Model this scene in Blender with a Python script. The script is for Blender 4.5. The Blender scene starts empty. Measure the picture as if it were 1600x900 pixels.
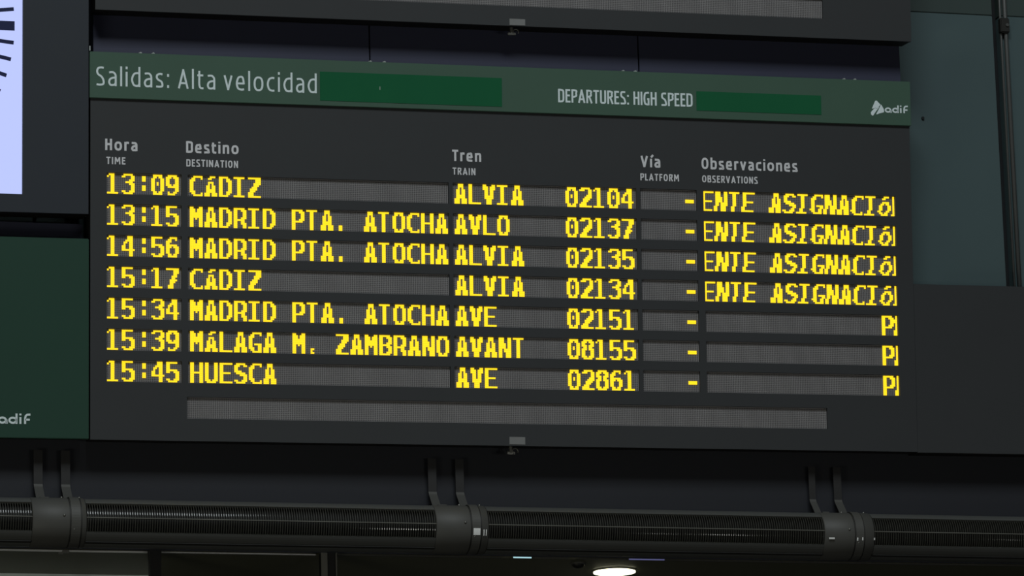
import bpy, bmesh, math, random
from mathutils import Matrix, Vector

# ------------------------------------------------------------------ camera
SC = bpy.context.scene
COL = SC.collection
cam_d = bpy.data.cameras.new('camera'); cam = bpy.data.objects.new('camera', cam_d); COL.objects.link(cam)
RT = Vector((0.967292, -0.252204, -0.027189)); DN = Vector((0.030761, 0.223019, -0.974329)); FW = Vector((0.251793, 0.941624, 0.223483))
M4 = Matrix.Identity(4)
for i in range(3):
    M4[i][0] = RT[i]; M4[i][1] = -DN[i]; M4[i][2] = -FW[i]
M4.translation = Vector((-4.907, -18.4554, 1.6195))
cam.matrix_world = M4
cam_d.sensor_width = 36.0; cam_d.lens = 7000.0 * 36 / 1600
cam_d.clip_start = 0.1; cam_d.clip_end = 200
SC.camera = cam

# ------------------------------------------------------------------ world, lights, exposure
w = bpy.data.worlds.new('world'); SC.world = w; w.use_nodes = True
w.node_tree.nodes['Background'].inputs[0].default_value = (1.0, 0.95, 0.9, 1)
w.node_tree.nodes['Background'].inputs[1].default_value = 0.014
SC.view_settings.view_transform = 'Standard'; SC.view_settings.look = 'None'
SC.view_settings.exposure = 0.0; SC.view_settings.gamma = 1.0; SC.view_settings.use_curve_mapping = False

def area_light(name, loc, target, sx, sy, power, color):
    d = bpy.data.lights.new(name, 'AREA'); d.shape = 'RECTANGLE'; d.size = sx; d.size_y = sy
    d.energy = power; d.color = color
    o = bpy.data.objects.new(name, d); COL.objects.link(o); o.location = loc
    o.rotation_euler = (Vector(target) - Vector(loc)).to_track_quat('-Z', 'Y').to_euler()
    return o
# the hall's skylight, high up behind the viewer
area_light('skylight', (-2.0, -12.5, 17.5), (0, 0, 6), 9, 4, 1230, (0.90, 0.97, 1.0))
# unseen shop-level fill, added low at the left of the hall: it reaches the undersides
area_light('low_shop_fill', (-7.5, -7.0, 1.8), (0, 0, 4.9), 3.0, 1.2, 78, (1.0, 0.97, 0.80))
# small lamps along the hall: they give the little glints on the duct
for hx, hw_, hp in ((2.36, .40, 34), (4.25, .16, 6), (4.75, .30, 16), (5.75, .10, 2), (6.9, .12, 3)):
    area_light('hall_lamp', (hx, -12.0, 2.72), (hx * .4, 0, 4.9), hw_, 1.0, hp, (1.0, 0.98, 0.92))

# ------------------------------------------------------------------ materials
def mat(name, color, rough=0.5, metal=0.0, spec=0.4, noise=0.08, scale=30.0, bump=0.0, emit=None, strength=0.0, coat=0.0):
    m = bpy.data.materials.new(name); m.use_nodes = True
    nt = m.node_tree; b = nt.nodes['Principled BSDF']
    b.inputs['Roughness'].default_value = rough; b.inputs['Metallic'].default_value = metal
    b.inputs['Specular IOR Level'].default_value = spec
    if coat: b.inputs['Coat Weight'].default_value = coat; b.inputs['Coat Roughness'].default_value = .06
    if emit:
        b.inputs['Emission Color'].default_value = (*emit, 1); b.inputs['Emission Strength'].default_value = strength
        b.inputs['Base Color'].default_value = (*color, 1)
        return m
    tc = nt.nodes.new('ShaderNodeTexCoord'); nz = nt.nodes.new('ShaderNodeTexNoise')
    nz.inputs['Scale'].default_value = scale; nz.inputs['Detail'].default_value = 3
    nt.links.new(tc.outputs['Object'], nz.inputs['Vector'])
    mx = nt.nodes.new('ShaderNodeMix'); mx.data_type = 'RGBA'
    mx.inputs['A'].default_value = (*[c * (1 - noise) for c in color], 1)
    mx.inputs['B'].default_value = (*[min(1, c * (1 + noise)) for c in color], 1)
    nt.links.new(nz.outputs['Fac'], mx.inputs['Factor']); nt.links.new(mx.outputs['Result'], b.inputs['Base Color'])
    if bump:
        bp = nt.nodes.new('ShaderNodeBump'); bp.inputs['Strength'].default_value = bump; bp.inputs['Distance'].default_value = 0.002
        nt.links.new(nz.outputs['Fac'], bp.inputs['Height']); nt.links.new(bp.outputs['Normal'], b.inputs['Normal'])
    return m
M = dict(
    face=mat('charcoal_sheet', (0.0365, 0.040, 0.0425), 0.55, noise=0.06, scale=4),
    side=mat('black_sheet', (0.008, 0.007, 0.006), 0.6),
    header=mat('green_grey_header', (0.060, 0.122, 0.085), 0.5, noise=0.07, scale=3),
    patch=mat('green_tape', (0.013, 0.125, 0.052), 0.75, spec=.1, noise=0.06, scale=6),
    sign=mat('dark_green_sign', (0.014, 0.058, 0.037), 0.5, noise=0.06, scale=3),
    white=mat('white_print', (0.80, 0.92, 0.93), 0.6, noise=0.04),
    grey=mat('grey_print', (0.76, 0.77, 0.79), 0.6, noise=0.04),
    tag=mat('grey_plate', (0.22, 0.225, 0.22), 0.5),
    clip=mat('zinc_clip', (0.45, 0.5, 0.48), 0.4, 0.3),
    led_bg=mat('led_grid_grey', (0.32, 0.31, 0.31), 0.6),
    led_off=mat('unlit_led_lens', (0.115, 0.112, 0.113), 0.35, noise=0.12, scale=9),
    led_on=mat('lit_led_lens', (0.3, 0.2, 0.0), 0.4, emit=(1.0, 0.68, 0.014), strength=1.2),
    case=mat('slate_case', (0.029, 0.036, 0.046), 0.5, noise=0.06, scale=3),
    clock=mat('backlit_dial', (0.08, 0.08, 0.10), 0.4, emit=(0.49, 0.565, 0.98), strength=1.0),
    ink=mat('navy_ink', (0.010, 0.017, 0.085), 0.5),
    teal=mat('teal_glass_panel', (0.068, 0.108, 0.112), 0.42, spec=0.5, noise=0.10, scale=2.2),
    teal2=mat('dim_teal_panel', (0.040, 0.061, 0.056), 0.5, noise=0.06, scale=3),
    joint=mat('joint_black', (0.006, 0.008, 0.010), 0.7),
    infill=mat('slate_blue_panel', (0.038, 0.042, 0.078), 0.55, noise=0.06, scale=5),
    fascia=mat('blue_grey_fascia', (0.0165, 0.0185, 0.0245), 0.55, noise=0.06, scale=4),
    duct=mat('grey_painted_steel', (0.070, 0.070, 0.063), 0.55, spec=0.4, noise=0.05, scale=12),
    duct2=mat('grey_housing_steel', (0.080, 0.083, 0.078), 0.42, spec=0.4, noise=0.05, scale=12),
    fin=mat('dark_fin_metal', (0.034, 0.034, 0.027), 0.5, 0.0, spec=.2, noise=0.15, scale=60, coat=.55),
    core=mat('duct_core_black', (0.014, 0.014, 0.012), 0.6),
    soffit=mat('bronze_soffit', (0.085, 0.085, 0.053), 0.5, noise=0.1, scale=5),
    trim=mat('brushed_aluminium_trim', (0.92, 0.93, 0.91), 0.3, 0.5, noise=0.2, scale=8),
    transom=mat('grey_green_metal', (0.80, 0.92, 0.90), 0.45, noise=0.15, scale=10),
    column=mat('dark_column', (0.007, 0.007, 0.006), 0.5),
    column2=mat('grey_column_edge', (0.15, 0.15, 0.13), 0.45),
    stem=mat('dark_strap_stem', (0.024, 0.024, 0.024), 0.5),  # upper strap lengths, a darker tone than the lower ones
    pipe=mat('conduit_grey', (0.075, 0.078, 0.075), 0.45, 0.0),
    chrome=mat('steel_hook', (0.22, 0.22, 0.20), 0.4, 0.7),
    lamp=mat('downlight_diffuser', (0.8, 0.8, 0.7), 0.4, emit=(1.0, 0.98, 0.66), strength=3.0),
    cool_refl=mat('cool_reflection_glow', (0.8, 0.9, 0.9), 0.4, emit=(0.5, 0.9, 1.0), strength=0.7),  # glow standing in for a cool reflection; no lamp there
    blue_refl=mat('blue_reflection_glow', (0.3, 0.3, 0.6), 0.4, emit=(0.16, 0.17, 0.42), strength=0.35),  # bluish reflection given as a weak glow
    floor=mat('grey_stone_floor', (0.10, 0.10, 0.10), 0.35, noise=0.2, scale=1.5),
    shopwall=mat('dark_shopfront', (0.03, 0.032, 0.028), 0.3),
)

# ------------------------------------------------------------------ helpers
def link(name, me, m, parent=None):
    o = bpy.data.objects.new(name, me); COL.objects.link(o)
    if m: me.materials.append(M[m])
    if parent: o.parent = parent
    return o
def box(bm, x0, x1, y0, y1, z0, z1, bev=0.0):
    vs = [bm.verts.new((x, y, z)) for x in (x0, x1) for y in (y0, y1) for z in (z0, z1)]
    fs = [(0, 1, 3, 2), (4, 6, 7, 5), (0, 4, 5, 1), (2, 3, 7, 6), (0, 2, 6, 4), (1, 5, 7, 3)]
    fl = [bm.faces.new([vs[i] for i in f]) for f in fs]
    if bev:
        es = list({e for f in fl for e in f.edges})
        bmesh.ops.bevel(bm, geom=es, offset=bev, segments=2, affect='EDGES')
def done(name, bm, m, parent=None, smooth=False):
    bmesh.ops.recalc_face_normals(bm, faces=bm.faces)
    me = bpy.data.meshes.new(name); bm.to_mesh(me); bm.free()
    if smooth:
        for p in me.polygons: p.use_smooth = True
    return link(name, me, m, parent)
def boxes(name, lst, m, parent=None, bev=0.0):
    bm = bmesh.new()
    for b in lst: box(bm, *b, bev=bev)
    return done(name, bm, m, parent)
def thing(name, label, cat, mw=None, loc=None, group=None):
    o = bpy.data.objects.new(name, None); COL.objects.link(o); o.empty_display_size = 0.1
    if mw is not None: o.matrix_world = mw
    if loc: o.location = loc
    o['label'] = label; o['category'] = cat
    if group: o['group'] = group
    return o
def tag(o, label, cat, group=None):
    o['label'] = label; o['category'] = cat
    if group: o['group'] = group
    return o
def structure(name): 
    o = bpy.data.objects.new(name, None); COL.objects.link(o); o['kind'] = 'structure'; return o

# the boards lean 5 degrees forward and hang a touch out of level.
# local frame of every board: x to the right, y into the wall, z up the face (z = -v)
BR = Matrix(((0.999971, -0.000662, -0.007571), (0.0, 0.996195, -0.087156), (0.0076, 0.087153, 0.996166)))
def board_frame(u=0.0, v=0.0, wv=0.0):
    m = BR.to_4x4(); m.translation = Vector((0, 0, 6)) + BR @ Vector((u, wv, -v)); return m

def cyl(bm, c, r, h, axis='Z', seg=20, r2=None):
    mt = Matrix.Translation(c)
    if axis == 'X': mt = mt @ Matrix.Rotation(math.pi / 2, 4, 'Y')
    if axis == 'Y': mt = mt @ Matrix.Rotation(math.pi / 2, 4, 'X')
    bmesh.ops.create_cone(bm, cap_ends=True, segments=seg, radius1=r, radius2=r if r2 is None else r2, depth=h, matrix=mt)

def window_plate(name, u0, u1, v0, v1, holes, th, m, parent, y=0.0):
    """a sheet with rectangular holes; local x=u z=-v; the front at y, the back at y+th"""
    us = sorted({u0, u1, *[h[0] for h in holes], *[h[1] for h in holes]})
    vs = sorted({v0, v1, *[h[2] for h in holes], *[h[3] for h in holes]})
    us = [a for a in us if u0 <= a <= u1]; vs = [a for a in vs if v0 <= a <= v1]
    bm = bmesh.new(); g = {}
    def V(i, j):
        if (i, j) not in g: g[i, j] = bm.verts.new((us[i], y, -vs[j]))
        return g[i, j]
    for i in range(len(us) - 1):
        for j in range(len(vs) - 1):
            cu = (us[i] + us[i + 1]) / 2; cv = (vs[j] + vs[j + 1]) / 2
            if any(h[0] < cu < h[1] and h[2] < cv < h[3] for h in holes): continue
            bm.faces.new((V(i, j), V(i, j + 1), V(i + 1, j + 1), V(i + 1, j)))
    ret = bmesh.ops.extrude_face_region(bm, geom=list(bm.faces))
    bmesh.ops.translate(bm, vec=(0, th, 0), verts=[e for e in ret['geom'] if isinstance(e, bmesh.types.BMVert)])
    return done(name, bm, m, parent)

def smooth(pts, n=6):
    """Catmull-Rom through the points"""
    P = [Vector(p) for p in pts]; P = [2 * P[0] - P[1]] + P + [2 * P[-1] - P[-2]]; out = []
    for i in range(1, len(P) - 2):
        for k in range(n):
            t = k / n
            out.append(.5 * ((2 * P[i]) + (P[i + 1] - P[i - 1]) * t + (2 * P[i - 1] - 5 * P[i] + 4 * P[i + 1] - P[i + 2]) * t * t + (3 * P[i] - P[i - 1] - 3 * P[i + 1] + P[i + 2]) * t ** 3))
    return out + [P[-2]]
def oval(cx, cy, rx, ry, a0=0, a1=360, n=28):
    o = []
    for k in range(n + 1):
        a = math.radians(a0 + (a1 - a0) * k / n); c, q = math.cos(a), math.sin(a)
        o.append(Vector((cx + rx * math.copysign(abs(c) ** .8, c), cy + ry * math.copysign(abs(q) ** .8, q))))
    return o
XH = .77
def letter(ch, s):
    """centre-line strokes of a narrow humanist sans; s: stroke width; returns strokes, width"""
    h = s / 2; V = Vector
    if ch == 'o': return [oval(.25, XH / 2, .25 - h, XH / 2 - h)], .50
    if ch == 'a':
        w = .43
        return [smooth([(.05, XH - .07), (.14, XH - h), (.27, XH - h - .01), (w - h - .02, XH - .16), (w - h, XH - .27)]) + [V((w - h, 0))],
                smooth([(w - h, .44), (.24, .43), (h + .05, .36), (h, .21), (h + .05, .08), (.19, h), (.32, .08), (w - h, .17)])], w
    if ch == 'd': return [[V((.47 - h, 0)), V((.47 - h, 1.04))], smooth([(.47 - h, XH - .07), (.30, XH - h), (.14, XH - .12), (h, .38), (.13, .11), (.27, h), (.38, .08), (.47 - h, .16)])], .47
    if ch == 'b': return [[V((h, 0)), V((h, 1.04))], smooth([(h, XH - .14), (.20, XH - h), (.36, XH - .12), (.47 - h, .38), (.35, .11), (.20, h), (h, .07)])], .47
    if ch == 'c': return [smooth([(.39, XH - .06), (.27, XH - h), (.12, XH - .13), (h, .38), (.12, .13), (.27, h), (.39, .06)])], .40
    if ch == 'e': return [[V((h, .37)), V((.46 - h, .37))], smooth([(.46 - h, .33), (.43 - h, .58), (.33, XH - .07), (.24, XH - h), (.12, XH - .12), (h, .38), (.11, .12), (.27, h), (.42, .07)])], .46
    if ch == 's': return [smooth([(.34, XH - .07), (.22, XH - h), (.09, XH - .10), (h, XH - .22), (.11, .43), (.28, .32), (.38 - h, .20), (.32, .08), (.18, h), (.02, .06)])], .38
    if ch == 't': return [smooth([(.10, .95), (.10, .60), (.10, .25), (.14, .09), (.22, h), (.31, .05)]), [V((0, XH - h)), V((.30, XH - h))]], .31
    if ch in 'l': return [[V((h, 0)), V((h, 1.04))]], s
    if ch == 'i': return [[V((h, 0)), V((h, XH))], [V((h, .90)), V((h, 1.04))]], s
    if ch == '\u00ed': return [[V((h, 0)), V((h, XH))], [V((h, .88)), V((h + .15, 1.10))]], s
    if ch == 'n': return [[V((h, 0)), V((h, XH))], smooth([(h, XH - .20), (.16, XH - .09), (.29, XH - h), (.41 - h + .02, XH - .11), (.45 - h, XH - .26)]) + [V((.45 - h, 0))]], .45
    if ch == 'r': return [[V((h, 0)), V((h, XH))], smooth([(h, XH - .22), (.15, XH - .08), (.25, XH - h), (.31, XH - h)])], .30
    if ch == 'v': return [[V((h * .8, XH)), V((.23, 0))], [V((.21, 0)), V((.44 - h * .8, XH))]], .44
    if ch == ':': return [[V((.07, 0)), V((.07, .15))], [V((.07, .58)), V((.07, .73))]], .14
    if ch == 'S': return [smooth([(.38, .93), (.26, 1 - h), (.11, .91), (h, .76), (.10, .60), (.28, .46), (.42 - h, .27), (.36, .10), (.20, h), (.02, .07)])], .43
    if ch == 'A': return [[V((h * .8, 0)), V((.275, 1))], [V((.255, 1)), V((.53 - h * .8, 0))], [V((.10, .28)), V((.43, .28))]], .53
    if ch == 'V': return [[V((h * .8, 1)), V((.26, 0))], [V((.24, 0)), V((.50 - h * .8, 1))]], .50
    if ch == 'D': return [smooth([(h, 1 - h), (.20, 1 - h), (.38, .86), (.47 - h, .50), (.38, .14), (.20, h), (h, h)]), [V((h, 0)), V((h, 1))]], .47
    if ch == 'O': return [oval(.255, .5, .255 - h, .5 - h)], .51
    if ch == 'E': return [[V((.36, 1 - h)), V((h, 1 - h)), V((h, h)), V((.37, h))], [V((h, .53)), V((.33, .53))]], .37
    if ch == 'F': return [[V((.36, 1 - h)), V((h, 1 - h)), V((h, 0))], [V((h, .52)), V((.33, .52))]], .36
    if ch == 'L': return [[V((h, 1)), V((h, h)), V((.34, h))]], .34
    if ch == 'T': return [[V((0, 1 - h)), V((.42, 1 - h))], [V((.21, 1)), V((.21, 0))]], .42
    if ch == 'I': return [[V((h, 0)), V((h, 1))]], s
    if ch == 'H': return [[V((h, 0)), V((h, 1))], [V((.46 - h, 0)), V((.46 - h, 1))], [V((h, .53)), V((.46 - h, .53))]], .46
    if ch == 'N': return [[V((h, 0)), V((h, 1))], [V((h, .97)), V((.48 - h, .03))], [V((.48 - h, 0)), V((.48 - h, 1))]], .48
    if ch == 'M': return [[V((h, 0)), V((h + .02, 1))], [V((h + .02, .98)), V((.31, .33))], [V((.29, .33)), V((.58 - h, .98))], [V((.58 - h, 1)), V((.60 - h, 0))]], .60
    if ch == 'P': return [[V((h, 0)), V((h, 1))], smooth([(h, 1 - h), (.22, 1 - h), (.38, .88), (.42 - h, .71), (.36, .53), (.20, .44), (h, .43)])], .42
    if ch == 'R': return [[V((h, 0)), V((h, 1))], smooth([(h, 1 - h), (.22, 1 - h), (.37, .88), (.41 - h, .74), (.35, .58), (.20, .49), (h, .48)]), [V((.23, .48)), V((.45 - h * .6, 0))]], .45
    if ch == 'B': return [[V((h, 0)), V((h, 1))], smooth([(h, 1 - h), (.22, 1 - h), (.37, .90), (.41 - h, .76), (.35, .61), (.20, .54), (h, .54)]), smooth([(.20, .54), (.37, .46), (.44 - h, .29), (.38, .11), (.22, h), (h, h)])], .44
    if ch == 'U': return [[V((h, 1)), V((h, .30))] + smooth([(h, .30), (.09, .10), (.23, h), (.37, .10), (.46 - h, .30)])[1:] + [V((.46 - h, 1))]], .46
    if ch == 'G': return [smooth([(.43, .94), (.28, 1 - h), (.12, .86), (h, .50), (.12, .13), (.28, h), (.45 - h, .07)]) + [V((.45 - h, .47)), V((.28, .47))]], .46
def text(s, u0, u1, vbase, cap, m, parent, y=-0.001, weight=.12, gap=.14, name='lettering'):
    """flat printed lettering: runs from u0 to u1 with capitals of height cap"""
    pen = 0; runs = []
    for ch in s:
        if ch == ' ': pen += .26; continue
        st, wd = letter(ch, weight); runs.append((pen, st)); pen += wd + gap
    tot = pen - gap; k = (u1 - u0) / tot; bm = bmesh.new(); z0 = 0
    for off, st in runs:
        for ln in st:
            P = [Vector((u0 + (off + p[0]) * k, p[1] * cap)) for p in ln]
            P = [p for i, p in enumerate(P) if i == 0 or (p - P[i - 1]).length > 1e-5]
            closed = (P[0] - P[-1]).length < 1e-5; L = []; n = len(P)
            hv = weight * cap / 2; hh = weight * k / 2; w_ = (hv + hh) / 2
            for i in range(n):
                if closed: a = P[i] - P[i - 1 if i else n - 2]; b = P[(i + 1) if i < n - 1 else 1] - P[i]
                else: a = P[i] - P[i - 1] if i else P[1] - P[0]; b = P[i + 1] - P[i] if i < n - 1 else P[i] - P[i - 1]
                a = a.normalized(); b = b.normalized(); t = (a + b)
                t = t.normalized() if t.length > .2 else a
                nn = Vector((-t.y, t.x)); mi = 1 / max(.45, nn.dot(Vector((-a.y, a.x))))
                L.append((P[i] + nn * w_ * mi, P[i] - nn * w_ * mi))
            z0 = (z0 + 1) % 5; yy = y - z0 * 2e-5
            vv = [(bm.verts.new((p.x, yy, -vbase + p.y)), bm.verts.new((q.x, yy, -vbase + q.y))) for p, q in L]
            for p, q in zip(vv, vv[1:]): bm.faces.new((p[0], p[1], q[1], q[0]))
    ret = bmesh.ops.extrude_face_region(bm, geom=list(bm.faces))
    bmesh.ops.translate(bm, vec=(0, -y * 0 + .0008, 0), verts=[e for e in ret['geom'] if isinstance(e, bmesh.types.BMVert)])
    return done(name, bm, m, parent)

# ------------------------------------------------------------------ LED lettering
G = {
'A': "..###..|..###..|..#.#..|.##.##.|.##.##.|.##.##.|.#####.|.#####.|###.###|###.###|###.###",
'a': "...###.|..##...|.......|..###..|..#.#..|.##.##.|.##.##.|.#####.|.#####.|###.###|###.###",
'B': "######.|##..###|##...##|##...##|##..###|######.|##..###|##...##|##...##|##..###|######.",
'C': "..#####|.##...#|###....|##.....|##.....|##.....|##.....|##.....|###....|.##...#|..#####",
'D': "#####..|##..##.|##..###|##...##|##...##|##...##|##...##|##...##|##..###|##..##.|#####..",
'E': "#######|##.....|##.....|##.....|##.....|######.|##.....|##.....|##.....|##.....|#######",
'G': "..#####|.##...#|###....|##.....|##.....|##.....|##.####|##...##|###..##|.##..##|..#####",
'H': "##...##|##...##|##...##|##...##|##...##|#######|##...##|##...##|##...##|##...##|##...##",
'I': "######.|..##...|..##...|..##...|..##...|..##...|..##...|..##...|..##...|..##...|######.",
'L': "##.....|##.....|##.....|##.....|##.....|##.....|##.....|##.....|##.....|##.....|#######",
'M': "##...##|###.###|###.###|#######|#######|#######|##.#.##|##...##|##...##|##...##|##...##",
'N': "###..##|###..##|###..##|####.##|####.##|####.##|##.####|##.####|##..###|##..###|##..###",
'O': ".#####.|.##.##.|##...##|##...##|##...##|##...##|##...##|##...##|##...##|.##.##.|.#####.",
'o': "...###.|..##...|.......|..####.|.##.##.|##...##|##...##|##...##|##...##|.##.##.|..####.",
'P': "######.|##..###|##...##|##...##|##...##|##..###|######.|##.....|##.....|##.....|##.....",
'R': "######.|##..###|##...##|##...##|##...##|##..###|######.|##..##.|##..###|##...##|##...##",
'S': ".#####.|###..##|##.....|##.....|####...|.#####.|...####|.....##|.....##|##..###|.#####.",
'T': "######.|..##...|..##...|..##...|..##...|..##...|..##...|..##...|..##...|..##...|..##...",
'U': "##...##|##...##|##...##|##...##|##...##|##...##|##...##|##...##|##...##|###.###|.#####.",
'V': "##...##|###.###|###.###|.##.##.|.##.##.|.##.##.|.#####.|.#####.|..###..|..###..|..###..",
'Z': "#######|....###|....###|...####|...###.|..###..|.####..|.###...|###....|###....|#######",
'0': ".#####.|.##.##.|##...##|##...##|##.#.##|##.#.##|##...##|##...##|##...##|.##.##.|.#####.",
'1': ".###...|#.##...|..##...|..##...|..##...|..##...|..##...|..##...|..##...|..##...|######.",
'2': ".#####.|###..##|.....##|.....##|....###|...####|..####.|..###..|.###...|####...|#######",
'3': ".#####.|##...##|.....##|....###|..####.|....###|.....##|.....##|.....##|##..###|.#####.",
'4': "...###.|...###.|..####.|.##.##.|.#..##.|##..##.|##..##.|#######|....##.|....##.|....##.",
'5': "######.|##.....|##.....|##.....|######.|##..###|.....##|.....##|.....##|##..###|.#####.",
'6': "..####.|.##..#.|###....|##.....|######.|###.###|##...##|##...##|##...##|.##.##.|.#####.",
'7': "#######|....###|....###|....##.|...###.|...##..|..####.|..###..|..##...|.###...|.###...",
'8': ".#####.|###.###|##...##|###.###|.##.##.|###.###|##...##|##...##|##...##|###.###|.#####.",
'9': ".#####.|###.###|##...##|##...##|##...##|###.###|.######|.....##|.....##|.#..##.|.####..",
':': ".......|...##..|...##..|...##..|.......|.......|...##..|...##..|...##..|.......|.......",
'.': ".......|.......|.......|.......|.......|.......|.......|.......|..##...|..##...|..##...",
',': ".......|.......|.......|.......|.......|.......|.......|.......|..##...|..#....|..##...",
' ': "|||||||||||",
}
P_ = 0.008
def dot_grid(name, dots, u0, v0, m, parent, y, hgt, base, top):
    """a truncated pyramid lens for every (col,row) of dots"""
    vs = []; fs = []
    for (c, r) in dots:
        cx = u0 + (c + .5) * P_; cz = -(v0 + (r + .5) * P_); n = len(vs)
        for (h, q) in ((0, base), (hgt, top)):
            for (a, b) in ((-1, -1), (1, -1), (1, 1), (-1, 1)):
                vs.append((cx + a * q, y - h, cz + b * q))
        fs += [(n + 4, n + 5, n + 6, n + 7), (n, n + 1, n + 5, n + 4), (n + 1, n + 2, n + 6, n + 5), (n + 2, n + 3, n + 7, n + 6), (n + 3, n, n + 4, n + 7)]
    me = bpy.data.meshes.new(name); me.from_pydata(vs, [], fs)
    o = link(name, me, m, parent); o['kind'] = 'stuff'; return o
def led_display(root, u0, v0, cols, lit):
    """one display window: a black board, its unlit lenses and its lit lenses"""
    lit = {(c, r) for (c, r) in lit if 0 <= c < cols and 0 <= r < 11}
    e = .002
    bd = boxes('led_display', [(u0 - e, u0 + cols * P_ + e, .012, .020, -(v0 + 11 * P_ + e), -(v0 - e))], 'led_bg', root)
    off = [(c, r) for c in range(cols) for r in range(11) if (c, r) not in lit]
    dot_grid('unlit_lenses', off, u0, v0, 'led_off', bd, .012, .0012, .0029, .0026)
    if lit: dot_grid('lit_lenses', sorted(lit), u0, v0, 'led_on', bd, .012, .0040, .0036, .0033)
    return bd
def glyphs(s, c0, shear=False):
    out = set()
    for k, ch in enumerate(s):
        for r, row in enumerate(G[ch].split('|')):
            for c, x in enumerate(row):
                if x == '#': out.add((c0 + 8 * k + c - (1 if shear and r >= 8 else 0), r))
    return out

# ------------------------------------------------------------------ setting: walls, floor, soffit
wall = structure('wall_back')
# teal panels of the upper wall, joint left black between them
boxes('wall_core', [(-6, 7, .26, .34, 4.85, 9.2)], 'joint', wall)
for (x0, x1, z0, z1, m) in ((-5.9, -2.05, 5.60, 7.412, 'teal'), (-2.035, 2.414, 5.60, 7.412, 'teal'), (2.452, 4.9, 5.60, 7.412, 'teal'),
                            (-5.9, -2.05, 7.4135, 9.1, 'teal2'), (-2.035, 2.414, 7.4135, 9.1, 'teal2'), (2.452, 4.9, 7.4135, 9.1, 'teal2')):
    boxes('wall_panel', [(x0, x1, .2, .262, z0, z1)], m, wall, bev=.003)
fas = boxes('trim_1', [(-6, 7, .2, .26, 4.846, 5.59)], 'fascia'); fas['kind'] = 'structure'
sof = structure('ceiling')
xs = [-6, -3.6, 3.4, 7]
for a, b in zip(xs, xs[1:]):
    boxes('soffit_panel', [(a + .003, b - .003, .205, .80, 4.838, 4.85)], 'soffit', sof)
boxes('soffit_core', [(-6, 7, .26, 2.4, 4.85, 4.9)], 'joint', sof)
boxes('soffit_panel', [(-6, 7, .86, 2.4, 4.838, 4.85)], 'soffit', sof)
fl = boxes('floor', [(-14, 14, -24, 2.5, -.1, 0)], 'floor'); fl['kind'] = 'structure'
sw = boxes('wall_front', [(-6, 7, 2.4, 2.5, 0, 4.85)], 'shopwall'); sw['kind'] = 'structure'
# bright edge trims of the soffit, in lengths between the columns; right ones coloured duller as reflections weaken
for i, (a, b, lab) in enumerate(((-3.6, -1.925, 'aluminium edge strip of the soffit, far left length'),
                          (-1.905, -1.563, 'short aluminium edge strip left of the dark square column'),
                          (-1.511, -.829, 'aluminium edge strip between the two columns'),
                          (-.735, 0.0, 'aluminium edge strip from the grey ribbed column to the cool reflection strip'),
                          (.34, 3.4, 'aluminium edge strip running right over the round downlight'))):
    z0 = 4.8335 if i < 2 else (4.8352 if i == 2 else 4.8365)
    tag(boxes('edge_trim', [(a, b, .190, .205, z0, 4.8395)], 'trim' if i < 3 else 'duct'), lab, 'trim', 'soffit edge strips')
cj = boxes('strip_clamp', [(-1.93, -1.90, .186, .205, 4.828, 4.839), (-1.945, -1.925, .186, .2, 4.822, 4.830)], 'chrome', bev=.001)
tag(cj, 'small bent clamp joining two edge strips at the far left', 'clamp')
# columns
c = thing('square_column', 'dark square column crossing the two bright strips at the lower left', 'column', loc=(-1.5365, .16, 0))
boxes('shaft', [(-.0235, .0235, -.02, .03, 0, 4.80)], 'column', c); boxes('column_cap', [(-.0245, .0245, -.02, .032, 4.80, 4.838)], 'column', c)
c = thing('ribbed_column', 'slim grey column with two light edges under the duct', 'column', loc=(-.785, .16, 0))
boxes('shaft', [(-.03, .036, -.01, .03, 0, 4.838)], 'column', c)
boxes('edge_rib', [(-.031, -.004, -.018, -.01, 0, 4.838)], 'column2', c); boxes('edge_rib', [(.033, .038, -.018, -.01, 0, 4.838)], 'column2', c)
# transom behind the soffit strip
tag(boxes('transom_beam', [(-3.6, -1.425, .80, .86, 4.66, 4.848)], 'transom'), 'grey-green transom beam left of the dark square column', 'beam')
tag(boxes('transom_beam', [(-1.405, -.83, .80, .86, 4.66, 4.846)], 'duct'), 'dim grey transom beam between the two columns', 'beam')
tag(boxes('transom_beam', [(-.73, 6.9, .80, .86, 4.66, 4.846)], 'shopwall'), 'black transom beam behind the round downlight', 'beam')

# round downlight
dl = thing('downlight', 'round warm white downlight glowing in the dark soffit', 'lamp', loc=(.593, .485, 4.838))
bm = bmesh.new(); cyl(bm, (0, 0, -.004), .094, .012, seg=40, r2=.094); done('diffuser', bm, 'lamp', dl)
bm = bmesh.new()
for k in range(48):
    a0, a1 = [2 * math.pi * (k + j) / 48 for j in (0, 1)]
    q = [bm.verts.new((r * math.cos(a), r * math.sin(a), z)) for a in (a0, a1) for (r, z) in ((.095, -.006), (.104, -.002), (.104, 0))]
    bm.faces.new((q[0], q[1], q[4], q[3])); bm.faces.new((q[1], q[2], q[5], q[4]))
done('bezel', bm, 'duct', dl)
d = bpy.data.lights.new('downlight_glow', 'AREA'); d.shape = 'DISK'; d.size = .16; d.energy = 3; d.color = (1, .96, .75)
o = bpy.data.objects.new('downlight_glow', d); COL.objects.link(o); o.location = (.593, .485, 4.82)
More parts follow.
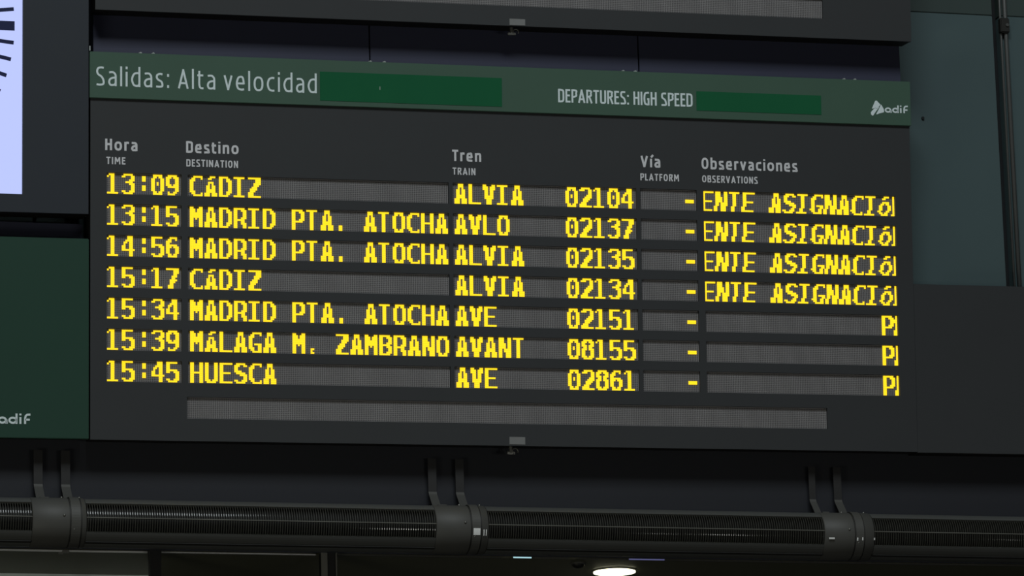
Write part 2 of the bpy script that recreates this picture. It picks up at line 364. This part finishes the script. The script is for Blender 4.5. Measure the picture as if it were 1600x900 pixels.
# little dome detector and thin strips added for reflections on the soffit edge
dd = thing('dome_detector', 'small dark dome fitting left of the round downlight', 'detector', loc=(.375, .30, 4.838))
bm = bmesh.new(); cyl(bm, (0, 0, -.004), .034, .008, seg=24); done('mounting_ring', bm, 'duct', dd)
bm = bmesh.new(); bmesh.ops.create_uvsphere(bm, u_segments=20, v_segments=10, radius=.028, matrix=Matrix.Translation((0, 0, -.008)) @ Matrix.Scale(.6, 4, (0, 0, 1))); done('dome', bm, 'column', dd, True)
for (a, b, m, lab) in ((.045, .135, 'cool_refl', 'short cool white reflection strip on the soffit edge'),
                       (.14, .30, 'duct', 'dull grey end of the reflection strip on the soffit edge'),
                       (.57, .74, 'blue_refl', 'thin bluish reflection strip right above the round downlight')):
    r = thing('reflection_strip', lab, 'reflection strip', loc=((a + b) / 2, .186, 4.838))
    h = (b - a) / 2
    boxes('strip_backing', [(-h, h, -.002, .006, -.001, .003)], 'duct', r); boxes('reflection_face', [(-h + .004, h - .004, -.004, -.002, -.003, .0025)], m, r)

# infill panels between the two boards
for (x0, x1, lab) in ((-1.809, -.5845, 'slate-blue infill panel between the boards, left one of three'),
                      (-.5785, .648, 'slate-blue infill panel between the boards, middle one of three'),
                      (.654, 1.888, 'slate-blue infill panel between the boards, right one of three')):
    tag(boxes('infill_panel', [(x0, x1, .03, .2, 6.985, 7.30)], 'infill', bev=.0015), lab, 'panel', 'infill panels between the boards')
tag(boxes('infill_panel', [(-3.9, -1.852, 0.09, .2, 6.115, 6.243)], 'infill', bev=.0015), 'slate-blue infill panel between the clock case and the green sign', 'panel')

# conduits on the teal wall at the right
cd = thing('wall_conduit', 'pair of thin grey conduits running down the teal wall at far right', 'conduit', loc=(0, 0, 0))
def vtube(name, x, r, y, z0, z1, m, parent):
    bm = bmesh.new(); cyl(bm, (x, y, (z0 + z1) / 2), r, z1 - z0, seg=14); return done(name, bm, m, parent, True)
vtube('thin_tube', 2.449, .0055, .19, 5.4, 9.0, 'pipe', cd); vtube('thick_tube', 2.4715, .010, .186, 5.4, 9.0, 'pipe', cd)
boxes('tube_clamp', [(2.440, 2.484, .165, .2, 7.325, 7.395)], 'core', cd, bev=.004)
bm = bmesh.new(); cyl(bm, (2.4715, .163, 7.36), .008, .006, 'Y', 12); done('clamp_screw', bm, 'pipe', cd)
nb = bmesh.new(); cyl(nb, (2.048, .197, 6.906), .007, .008, 'Y', 12)
tag(done('wall_screw', nb, 'joint'), 'tiny dark screw head on the teal wall right of the header', 'screw')

# ------------------------------------------------------------------ main departures board
def message_window(root, v0): return led_display(root, -1.4135, v0, 360, set())
def hook(parent, u, v):
    bm = bmesh.new()
    cyl(bm, (u - .012, .035, -v - .014), .008, .028, seg=12)
    for k in range(14):
        a0, a1 = [math.pi * 1.5 * (k + j) / 14 - .4 for j in (0, 1)]
        p0 = Vector((u + .006 + .013 * math.cos(a0), .03, -v - .022 + .013 * math.sin(a0))); p1 = Vector((u + .006 + .013 * math.cos(a1), .03, -v - .022 + .013 * math.sin(a1)))
        mt = Matrix.Translation((p0 + p1) / 2) @ (p1 - p0).to_track_quat('Z', 'Y').to_matrix().to_4x4()
        bmesh.ops.create_cone(bm, cap_ends=False, segments=8, radius1=.003, radius2=.003, depth=(p1 - p0).length * 1.1, matrix=mt)
    box(bm, u - .03, u + .006, .028, .042, -v - .036, -v - .024, bev=.002)
    return done('hook_latch', bm, 'chrome', parent)

bd = thing('departures_board', 'large dark departures board with yellow lit train rows under a green header', 'information board', board_frame())
U0 = dict(h=-1.76, d=-1.4077, t=-.2324, v=.6225, o=.9147); NC = dict(h=40, d=144, t=104, v=32, o=112)
V0 = -.456; RP = .13503; e = .0025
holes = [(U0[k] - e, U0[k] + NC[k] * P_ + e, V0 + RP * r - e, V0 + RP * r + 11 * P_ + e) for r in range(7) for k in 'hdtvo']
holes.append((-1.4135 - e, -1.4135 + 360 * P_ + e, .5075 - e, .5075 + 11 * P_ + e))
window_plate('face_plate', -1.8335, 1.889, -.779, .6945, holes, .012, 'face', bd)
boxes('cabinet', [(-1.8325, 1.888, .020, .108, -.693, .975)], 'side', bd)
boxes('cabinet_edge', [(-1.8335, 1.889, .012, .020, -.6945, -.600), (-1.8335, -1.77, .012, .02, -.6, .779), (1.82, 1.889, .012, .02, -.6, .779)], 'side', bd)
for a in (-1.2, 1.1): boxes('mounting_rail', [(a, a + .1, .108, .26, .80, .9)], 'side', bd)
for a in (-1.2, 1.1): boxes('mounting_rail', [(a, a + .1, .108, .150, -.60, -.5)], 'side', bd)
hd = boxes('header_panel', [(-1.8385, 1.8935, -.012, .02, .7785, .981)], 'header', bd, bev=.002)
boxes('cover_patch', [(-.828, -.010, -.0135, -.0121, .801, .929)], 'patch', hd)
boxes('cover_patch', [(.884, 1.468, -.0135, -.0121, .815, .902)], 'patch', hd)
boxes('scratch', [(-.562, -.559, -.0138, -.0130, .857, .872)], 'clip', hd)
text('Salidas: Alta velocidad', -1.811, -.8425, -.8325, .084, 'white', hd, y=-.0128, weight=.10, gap=.175)
text('DEPARTURES: HIGH SPEED', .246, .866, -.8305, .060, 'white', hd, y=-.0128, weight=.135, gap=.085)
rows = [('13:09', 'CaDIZ', 'ALVIA', '02104', 1), ('13:15', 'MADRID PTA. ATOCHA', 'AVLO', '02137', 1), ('14:56', 'MADRID PTA. ATOCHA', 'ALVIA', '02135', 1),
        ('15:17', 'CaDIZ', 'ALVIA', '02134', 1), ('15:34', 'MADRID PTA. ATOCHA', 'AVE', '02151', 0), ('15:39', 'MaLAGA M, ZAMBRANO', 'AVANT', '08155', 0), ('15:45', 'HUESCA', 'AVE', '02861', 0)]
for r, (hh, de, tr, nu, ob) in enumerate(rows):
    v = V0 + RP * r
    led_display(bd, U0['h'], v, 40, glyphs(hh, 0))
    led_display(bd, U0['d'], v, 144, glyphs(de, 1))
    led_display(bd, U0['t'], v, 104, glyphs(tr, 1) | glyphs(nu, 64))
    led_display(bd, U0['v'], v, 32, {(c, q) for c in range(26, 31) for q in (5, 6)})
    if ob:
        lit = glyphs('ENTE ASIGNACIoN', -1, True) - {(0, q) for q in range(0)} 
        lit = {p for p in lit if p[0] < 110} | {(111, q) for q in range(11)} | {(110, q) for q in (10,)}
        lit |= {(0, q) for q in range(11)}
    else:
        lit = glyphs('PE', 103)
        lit = {p for p in lit if p[0] < 110} | {(111, q) for q in range(11)} | {(110, q) for q in ((2, 3, 8, 9, 10) if r == 4 else (8, 9, 10))}
    led_display(bd, U0['o'], v, 112, lit)
message_window(bd, .5075)
for s, a, b in (('Hora', -1.7706, -1.6289), ('Destino', -1.4182, -1.1865), ('Tren', -.2355, -.1041), ('V\u00eda', .6239, .7155), ('Observaciones', .9052, 1.3538)):
    text(s, a, b, -.5545, .050, 'grey', bd, weight=.16, gap=.13)
for s, a, b in (('TIME', -1.765, -1.6818), ('DESTINATION', -1.4169, -1.1896), ('TRAIN', -.2345, -.1308), ('PLATFORM', .6214, .8003), ('OBSERVATIONS', .9071, 1.1665)):
    text(s, a, b, -.4945, .031, 'grey', bd, weight=.155, gap=.13)
boxes('inspection_tag', [(.0078, .0786, -.002, 0, -.6885, -.6555)], 'tag', bd, bev=.0005)
hook(bd, .035, .693)
for (a, b) in ((-1.6174, -1.5615), (-.6012, -.5381), (.5486, .6048), (1.5813, 1.6329)):
    for u in (a, b):
        boxes('header_clip', [(u - .007, u + .007, -.006, .006, .981, .9845), (u - .002, u + .005, -.006, .0, .9845, .9875)], 'clip', bd)
boxes('corner_clip', [(-1.8400, -1.835, -.010, .0, .984, 1.006)], 'clip', bd, bev=.001)

# the rail authority's mark: three rounded blades and four letters
def poly(bm, pts, y0, y1):
    a = [bm.verts.new((x, y0, z)) for x, z in pts]; b = [bm.verts.new((x, y1, z)) for x, z in pts]
    bm.faces.new(a); bm.faces.new(list(reversed(b)))
    for i in range(len(pts)): bm.faces.new((a[i], b[i], b[(i + 1) % len(pts)], a[(i + 1) % len(pts)]))
def ring_stroke(bm, pts, wd, y0, y1):
    L = []; R = []
    for i, p in enumerate(pts):
        p = Vector(p); a = Vector(pts[max(0, i - 1)]); b = Vector(pts[min(len(pts) - 1, i + 1)])
        if (Vector(pts[0]) - Vector(pts[-1])).length < 1e-9 and i in (0, len(pts) - 1): a = Vector(pts[-2]); b = Vector(pts[1])
        t = (b - a).normalized(); n = Vector((-t.y, t.x)) * wd / 2
        L.append(p + n); R.append(p - n)
    for i in range(len(pts) - 1):
        poly(bm, [L[i], L[i + 1], R[i + 1], R[i]], y0, y1)
def mark(parent, u, v, s, y, blades=True):
    """u,v: foot of the letters' left end; s: height of the d; letters 3.25 s wide"""
    y0, y1 = y - .0014, y
    st = .20 * s
    bm = bmesh.new()
    def el(cx, cy, rx, ry): return [(u + cx * s + rx * s * math.cos(k * math.pi / 12), -v + cy * s + ry * s * math.sin(k * math.pi / 12)) for k in range(25)]
    def seg(*pts): ring_stroke(bm, [(u + a * s, -v + b * s) for a, b in pts], st, y0, y1)
    ring_stroke(bm, el(.40, .34, .34, .25), st, y0, y1); seg((.76, .0), (.80, .30), (.78, .40)); seg((.70, .09), (.92, .09))
    ring_stroke(bm, el(1.42, .34, .34, .25), st, y0, y1); seg((1.78, .0), (1.78, 1.0))
    seg((2.16, .0), (2.16, .66)); seg((2.16, .82), (2.16, 1.0))
    seg((2.62, .0), (2.62, .55), (2.68, .78), (2.80, .90), (3.14, .92)); seg((2.62, .42), (3.08, .42))
    done('mark_letters', bm, 'white', parent)
    if blades:
        k = s * 1.0 / 165
        bm = bmesh.new()
        for pts in (((400, 312), (420, 298), (442, 302), (524, 388), (440, 470), (405, 455), (372, 472), (325, 478)),
                    ((300, 560), (322, 530), (372, 480), (405, 462), (440, 478), (478, 432), (492, 440), (400, 555), (362, 612), (345, 632), (325, 625), (303, 604)),
                    ((530, 384), (545, 392), (590, 470), (600, 500), (598, 545), (585, 552), (480, 580), (455, 597), (418, 598), (500, 452))):
            q = [(u - .06 * s + (px - 615) * k, -v - (py - 553) * k) for px, py in pts]
            poly(bm, q, y0, y1)
        done('mark_blades', bm, 'white', parent)
mark(hd, 1.7705, -.8355, .0345, -.0121)

# ------------------------------------------------------------------ board above
ub = thing('upper_board', 'dark board hanging above the green header, only its lower edge seen', 'information board', board_frame())
window_plate('face_plate', -1.8125, 1.9085, -2.2, -1.168, [(-1.3925 - e, -1.3925 + 360 * P_ + e, -1.347 - e, -1.259 + e)], .012, 'face', ub)
boxes('cabinet', [(-1.8115, 1.9075, .020, .125, 1.1695, 2.2)], 'side', ub)
boxes('cabinet_edge', [(-1.8125, 1.9085, .012, .020, 1.168, 1.24)], 'side', ub)
for a in (-1.2, 1.1): boxes('mounting_rail', [(a, a + .1, .125, .35, 1.7, 1.8)], 'side', ub)
led_display(ub, -1.3925, -1.347, 360, set())
boxes('inspection_tag', [(.0318, .103, -.002, 0, 1.171, 1.1995)], 'tag', ub, bev=.0005)
hook(ub, .062, -1.168)

# ------------------------------------------------------------------ blank panel at the right
bp = thing('blank_panel', 'blank charcoal panel at the right end of the departures board', 'panel', board_frame())
boxes('face_plate', [(1.8898, 3.6, .001, .014, -.6985, .062)], 'face', bp, bev=.0015)
boxes('cabinet', [(1.896, 3.598, .014, .136, -.697, .060)], 'side', bp)

# ------------------------------------------------------------------ green sign at the left
gs = thing('green_sign', 'dark green sign with a white mark below the clock', 'sign', board_frame())
boxes('sign_face', [(-3.886, -1.840, -.002, .014, -.6935, .168)], 'sign', gs, bev=.003)
boxes('cabinet', [(-3.88, -1.846, .014, .07, -.690, .163)], 'side', gs)
boxes('mounting_rail', [(-3.2, -3.1, .07, .225, -.3, -.2)], 'side', gs)
boxes('mounting_rail', [(-2.4, -2.3, .07, .225, -.3, -.2)], 'side', gs)
mark(gs, -2.2265, .6325, .0435, -.0021)

# ------------------------------------------------------------------ clock
ck = thing('station_clock', 'large backlit square clock dial in a dark case at the left edge', 'clock', board_frame(-2.863, -1.084))
hw = .7365
window_plate('case_front', -1.0205, 1.0205, -.9, .8095, [(-hw, hw, -hw, .7315)], .016, 'case', ck, y=-.004)
boxes('case_body', [(-1.0195, 1.0195, .03, .14, -.8085, .9)], 'side', ck)
boxes('case_edge', [(-1.0195, 1.0195, .012, .03, -.8085, -.75), (.80, 1.0195, .012, .03, -.75, .9)], 'side', ck)
for a in (-.6, .5): boxes('mounting_rail', [(a, a + .1, .14, .34, .6, .7)], 'side', ck)
boxes('dial', [(-hw - .01, hw + .01, .012, .02, -.742, hw + .01)], 'clock', ck)
for k in range(60):
    a = math.radians(6 * k); hour = k % 5 == 0
    L, W = (.17, .041) if hour else (.085, .0165)
    bm = bmesh.new(); r = .703
    q = []
    for (rr, ww) in ((r, W), (r - L, W), (r - L, -W), (r, -W)):
        x = rr * math.sin(a) + ww / 2 * math.cos(a); z = rr * math.cos(a) - ww / 2 * math.sin(a); q.append((x, z))
    poly(bm, q, .0105, .012)
    done('hour_mark' if hour else 'minute_mark', bm, 'ink', ck)
for (nm, ang, L, W) in (('hour_hand', 34, .42, .06), ('minute_hand', 48, .60, .045)):
    a = math.radians(ang); bm = bmesh.new(); q = []
    for (rr, ww) in ((L, W * .7), (-.12, W), (-.12, -W), (L, -W * .7)):
        q.append((rr * math.sin(a) + ww / 2 * math.cos(a), rr * math.cos(a) - ww / 2 * math.sin(a)))
    poly(bm, q, .004, .008) if nm == 'hour_hand' else poly(bm, q, .0, .004)
    done(nm, bm, 'ink', ck)
bm = bmesh.new(); cyl(bm, (0, .004, 0), .035, .014, 'Y', 24); done('hub', bm, 'ink', ck)

# ------------------------------------------------------------------ duct with fin grilles
ZC = 4.922; RO = .105
def arc(a0, a1, n): return [math.radians(a0 + (a1 - a0) * i / n) for i in range(n + 1)]
def pt(r, a): return (-r * math.cos(a), r * math.sin(a))      # (y, z): a = 0 faces the viewer, 90 is up
def shell(bm, x0, x1, ro, ri, a0, a1, n=40):
    g = []
    for a in arc(a0, a1, n):
        g.append([bm.verts.new((x, *pt(r, a))) for x, r in ((x0, ro), (x1, ro), (x1, ri), (x0, ri))])
    for p, q in zip(g, g[1:]):
        for i in range(4): bm.faces.new((p[i], p[(i + 1) % 4], q[(i + 1) % 4], q[i]))
    if abs(a1 - a0) < 359.9:
        bm.faces.new(g[0]); bm.faces.new(list(reversed(g[-1])))
def heater(x0, x1, label):
    L = x1 - x0
    t = thing('grille_duct', label, 'duct', loc=(x0, 0, ZC), group='finned duct lengths')
    bm = bmesh.new(); shell(bm, 0, L, RO - .002, RO - .006, 46, 329, 48); h = done('housing', bm, 'duct2', t, False)
    for p in h.data.polygons: p.use_smooth = abs(p.normal.x) < .5 and False
    bm = bmesh.new(); shell(bm, 0, L, RO - .001, RO - .014, 44.5, 47.5, 2); done('grille_rim', bm, 'duct2', t)
    bm = bmesh.new(); shell(bm, 0, L, RO - .003, RO - .014, -34.5, -31, 2); done('grille_rim', bm, 'fin', t)
    bm = bmesh.new(); cyl(bm, (L / 2, 0, 0), .078, L, 'X', 32); done('core', bm, 'core', t, False)
    bm = bmesh.new(); n = int(L / .0105)
    for k in range(n):
        x = (k + .5) * L / n
        shell(bm, x - .0017, x + .0017, RO - .006, .078, -31, 45, 36)
    f = done('grille_fins', bm, 'fin', t); f['kind'] = 'stuff'
    bm = bmesh.new(); a = math.radians(4.4); y, z = pt(RO - .005, a); cyl(bm, (L / 2, y, z), .0022, L, 'X', 6); done('grille_wire', bm, 'column2', t)
    bm = bmesh.new(); shell(bm, 0, L, RO + .004, RO - .002, -62, -56, 3); done('lower_lip', bm, 'core', t)
    return t
secs = [(-3.84, -2.101, 'finned grille duct length at the far left edge'), (-1.871, -.363, 'finned grille duct length below the left half of the board'),
        (-.131, 1.386, 'finned grille duct length below the right half of the board'), (1.617, 3.13, 'finned grille duct length at the far right edge')]
for s in secs: heater(*s)
def collar(x0, x1, straps, label, seams):
    L = x1 - x0
    t = thing('duct_collar', label, 'collar', loc=(x0, 0, ZC), group='smooth duct collars')
    prof = [(0, RO - .004), (.004, RO), (L - .004, RO), (L, RO - .004)]
    bm = bmesh.new(); n = 64; g = []
    for k in range(n):
        a = 2 * math.pi * k / n
        g.append([bm.verts.new((x, *pt(r, a))) for x, r in prof])
    for k in range(n):
        p, q = g[k], g[(k + 1) % n]
        for i in range(3): bm.faces.new((p[i], p[i + 1], q[i + 1], q[i]))
    bm.faces.new([p[0] for p in g]); bm.faces.new([p[3] for p in reversed(g)])
    done('sleeve', bm, 'duct', t, False).data.polygons.foreach_set('use_smooth', [True] * (3 * n) + [False] * 2)
    for si, (a, b) in enumerate(straps):
        up = [(.17, 5.265 - ZC), (.17, 5.118 - ZC)]
        low = [(.17, 5.118 - ZC), (.163, 5.105 - ZC)] + [pt(RO + .003, x) for x in arc(128, -60 if si else 88, 30 if si else 8)]
        for nm, path, mm in (('strap_stem', up, 'stem'), ('hanger_strap', low, 'duct')):
            bm = bmesh.new(); th = .004; G_ = []
            for i, p in enumerate(path):
                p0 = Vector(path[max(0, i - 1)]); p1 = Vector(path[min(len(path) - 1, i + 1)]); tt = (p1 - p0).normalized(); nn = Vector((-tt.y, tt.x)) * th / 2; P0 = Vector(p)
                G_.append([bm.verts.new((x, *(P0 + q * nn))) for x, q in ((a - x0, 1), (b - x0, 1), (b - x0, -1), (a - x0, -1))])
            for p, q in zip(G_, G_[1:]):
                for i in range(4): bm.faces.new((p[i], p[(i + 1) % 4], q[(i + 1) % 4], q[i]))
            bm.faces.new(G_[0]); bm.faces.new(list(reversed(G_[-1])))
            done(nm, bm, mm, t)
    for x in seams:
        bm = bmesh.new(); shell(bm, x - x0 - .002, x - x0 + .002, RO + .0012, RO - .002, -120, 100, 40); done('seam_band', bm, 'core', t)
    bm = bmesh.new()
    for (x, a) in ((straps[0][1] + .05, 78), (x1 - .02, 78), (straps[1][0] - .03, 8), (straps[1][0] + .012, -24)):
        y, z = pt(RO + .001, math.radians(a)); bmesh.ops.create_uvsphere(bm, u_segments=10, v_segments=6, radius=.0055, matrix=Matrix.Translation((x - x0, y, z)))
    done('rivets', bm, 'chrome', t, True)
collar(-2.101, -1.871, ((-2.054, -2.016), (-1.937, -1.898)), 'smooth grey duct collar with two hanger straps, below the green sign', (-1.941, -1.893))
collar(-.363, -.131, ((-0.3283, -0.2913), (-0.2053, -0.1683)), 'smooth grey duct collar with two hanger straps, below the board middle', (-.209, -.164))
collar(1.386, 1.617, ((1.414, 1.444), (1.53, 1.566)), 'smooth grey duct collar with two hanger straps, below the board right end', (1.5265, 1.570))

# glints on the collars, put in as small white patches
def glint_patch(parent_x, bits):
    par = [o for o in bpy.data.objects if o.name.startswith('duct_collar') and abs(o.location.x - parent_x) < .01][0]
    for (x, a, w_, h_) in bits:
        bm = bmesh.new(); shell(bm, x - parent_x, x - parent_x + w_, RO + .0062, RO + .0048, a - h_, a + h_, 3); done('collar_glint', bm, 'glint_patch', par)
M['glint_patch'] = mat('painted_white_glint', (0.85, 0.87, 0.85), 0.4)  # white colour for the glints on the collars
glint_patch(-.363, ((-.201, -13, .030, 7.5), (-.157, -15, .004, 7), (-.147, -15, .004, 7)))
glint_patch(1.386, ((1.403, -14, .026, 2), (1.532, -15, .006, 3.5), (1.556, -14, .005, 3.5), (1.610, -14, .005, 2.5)))
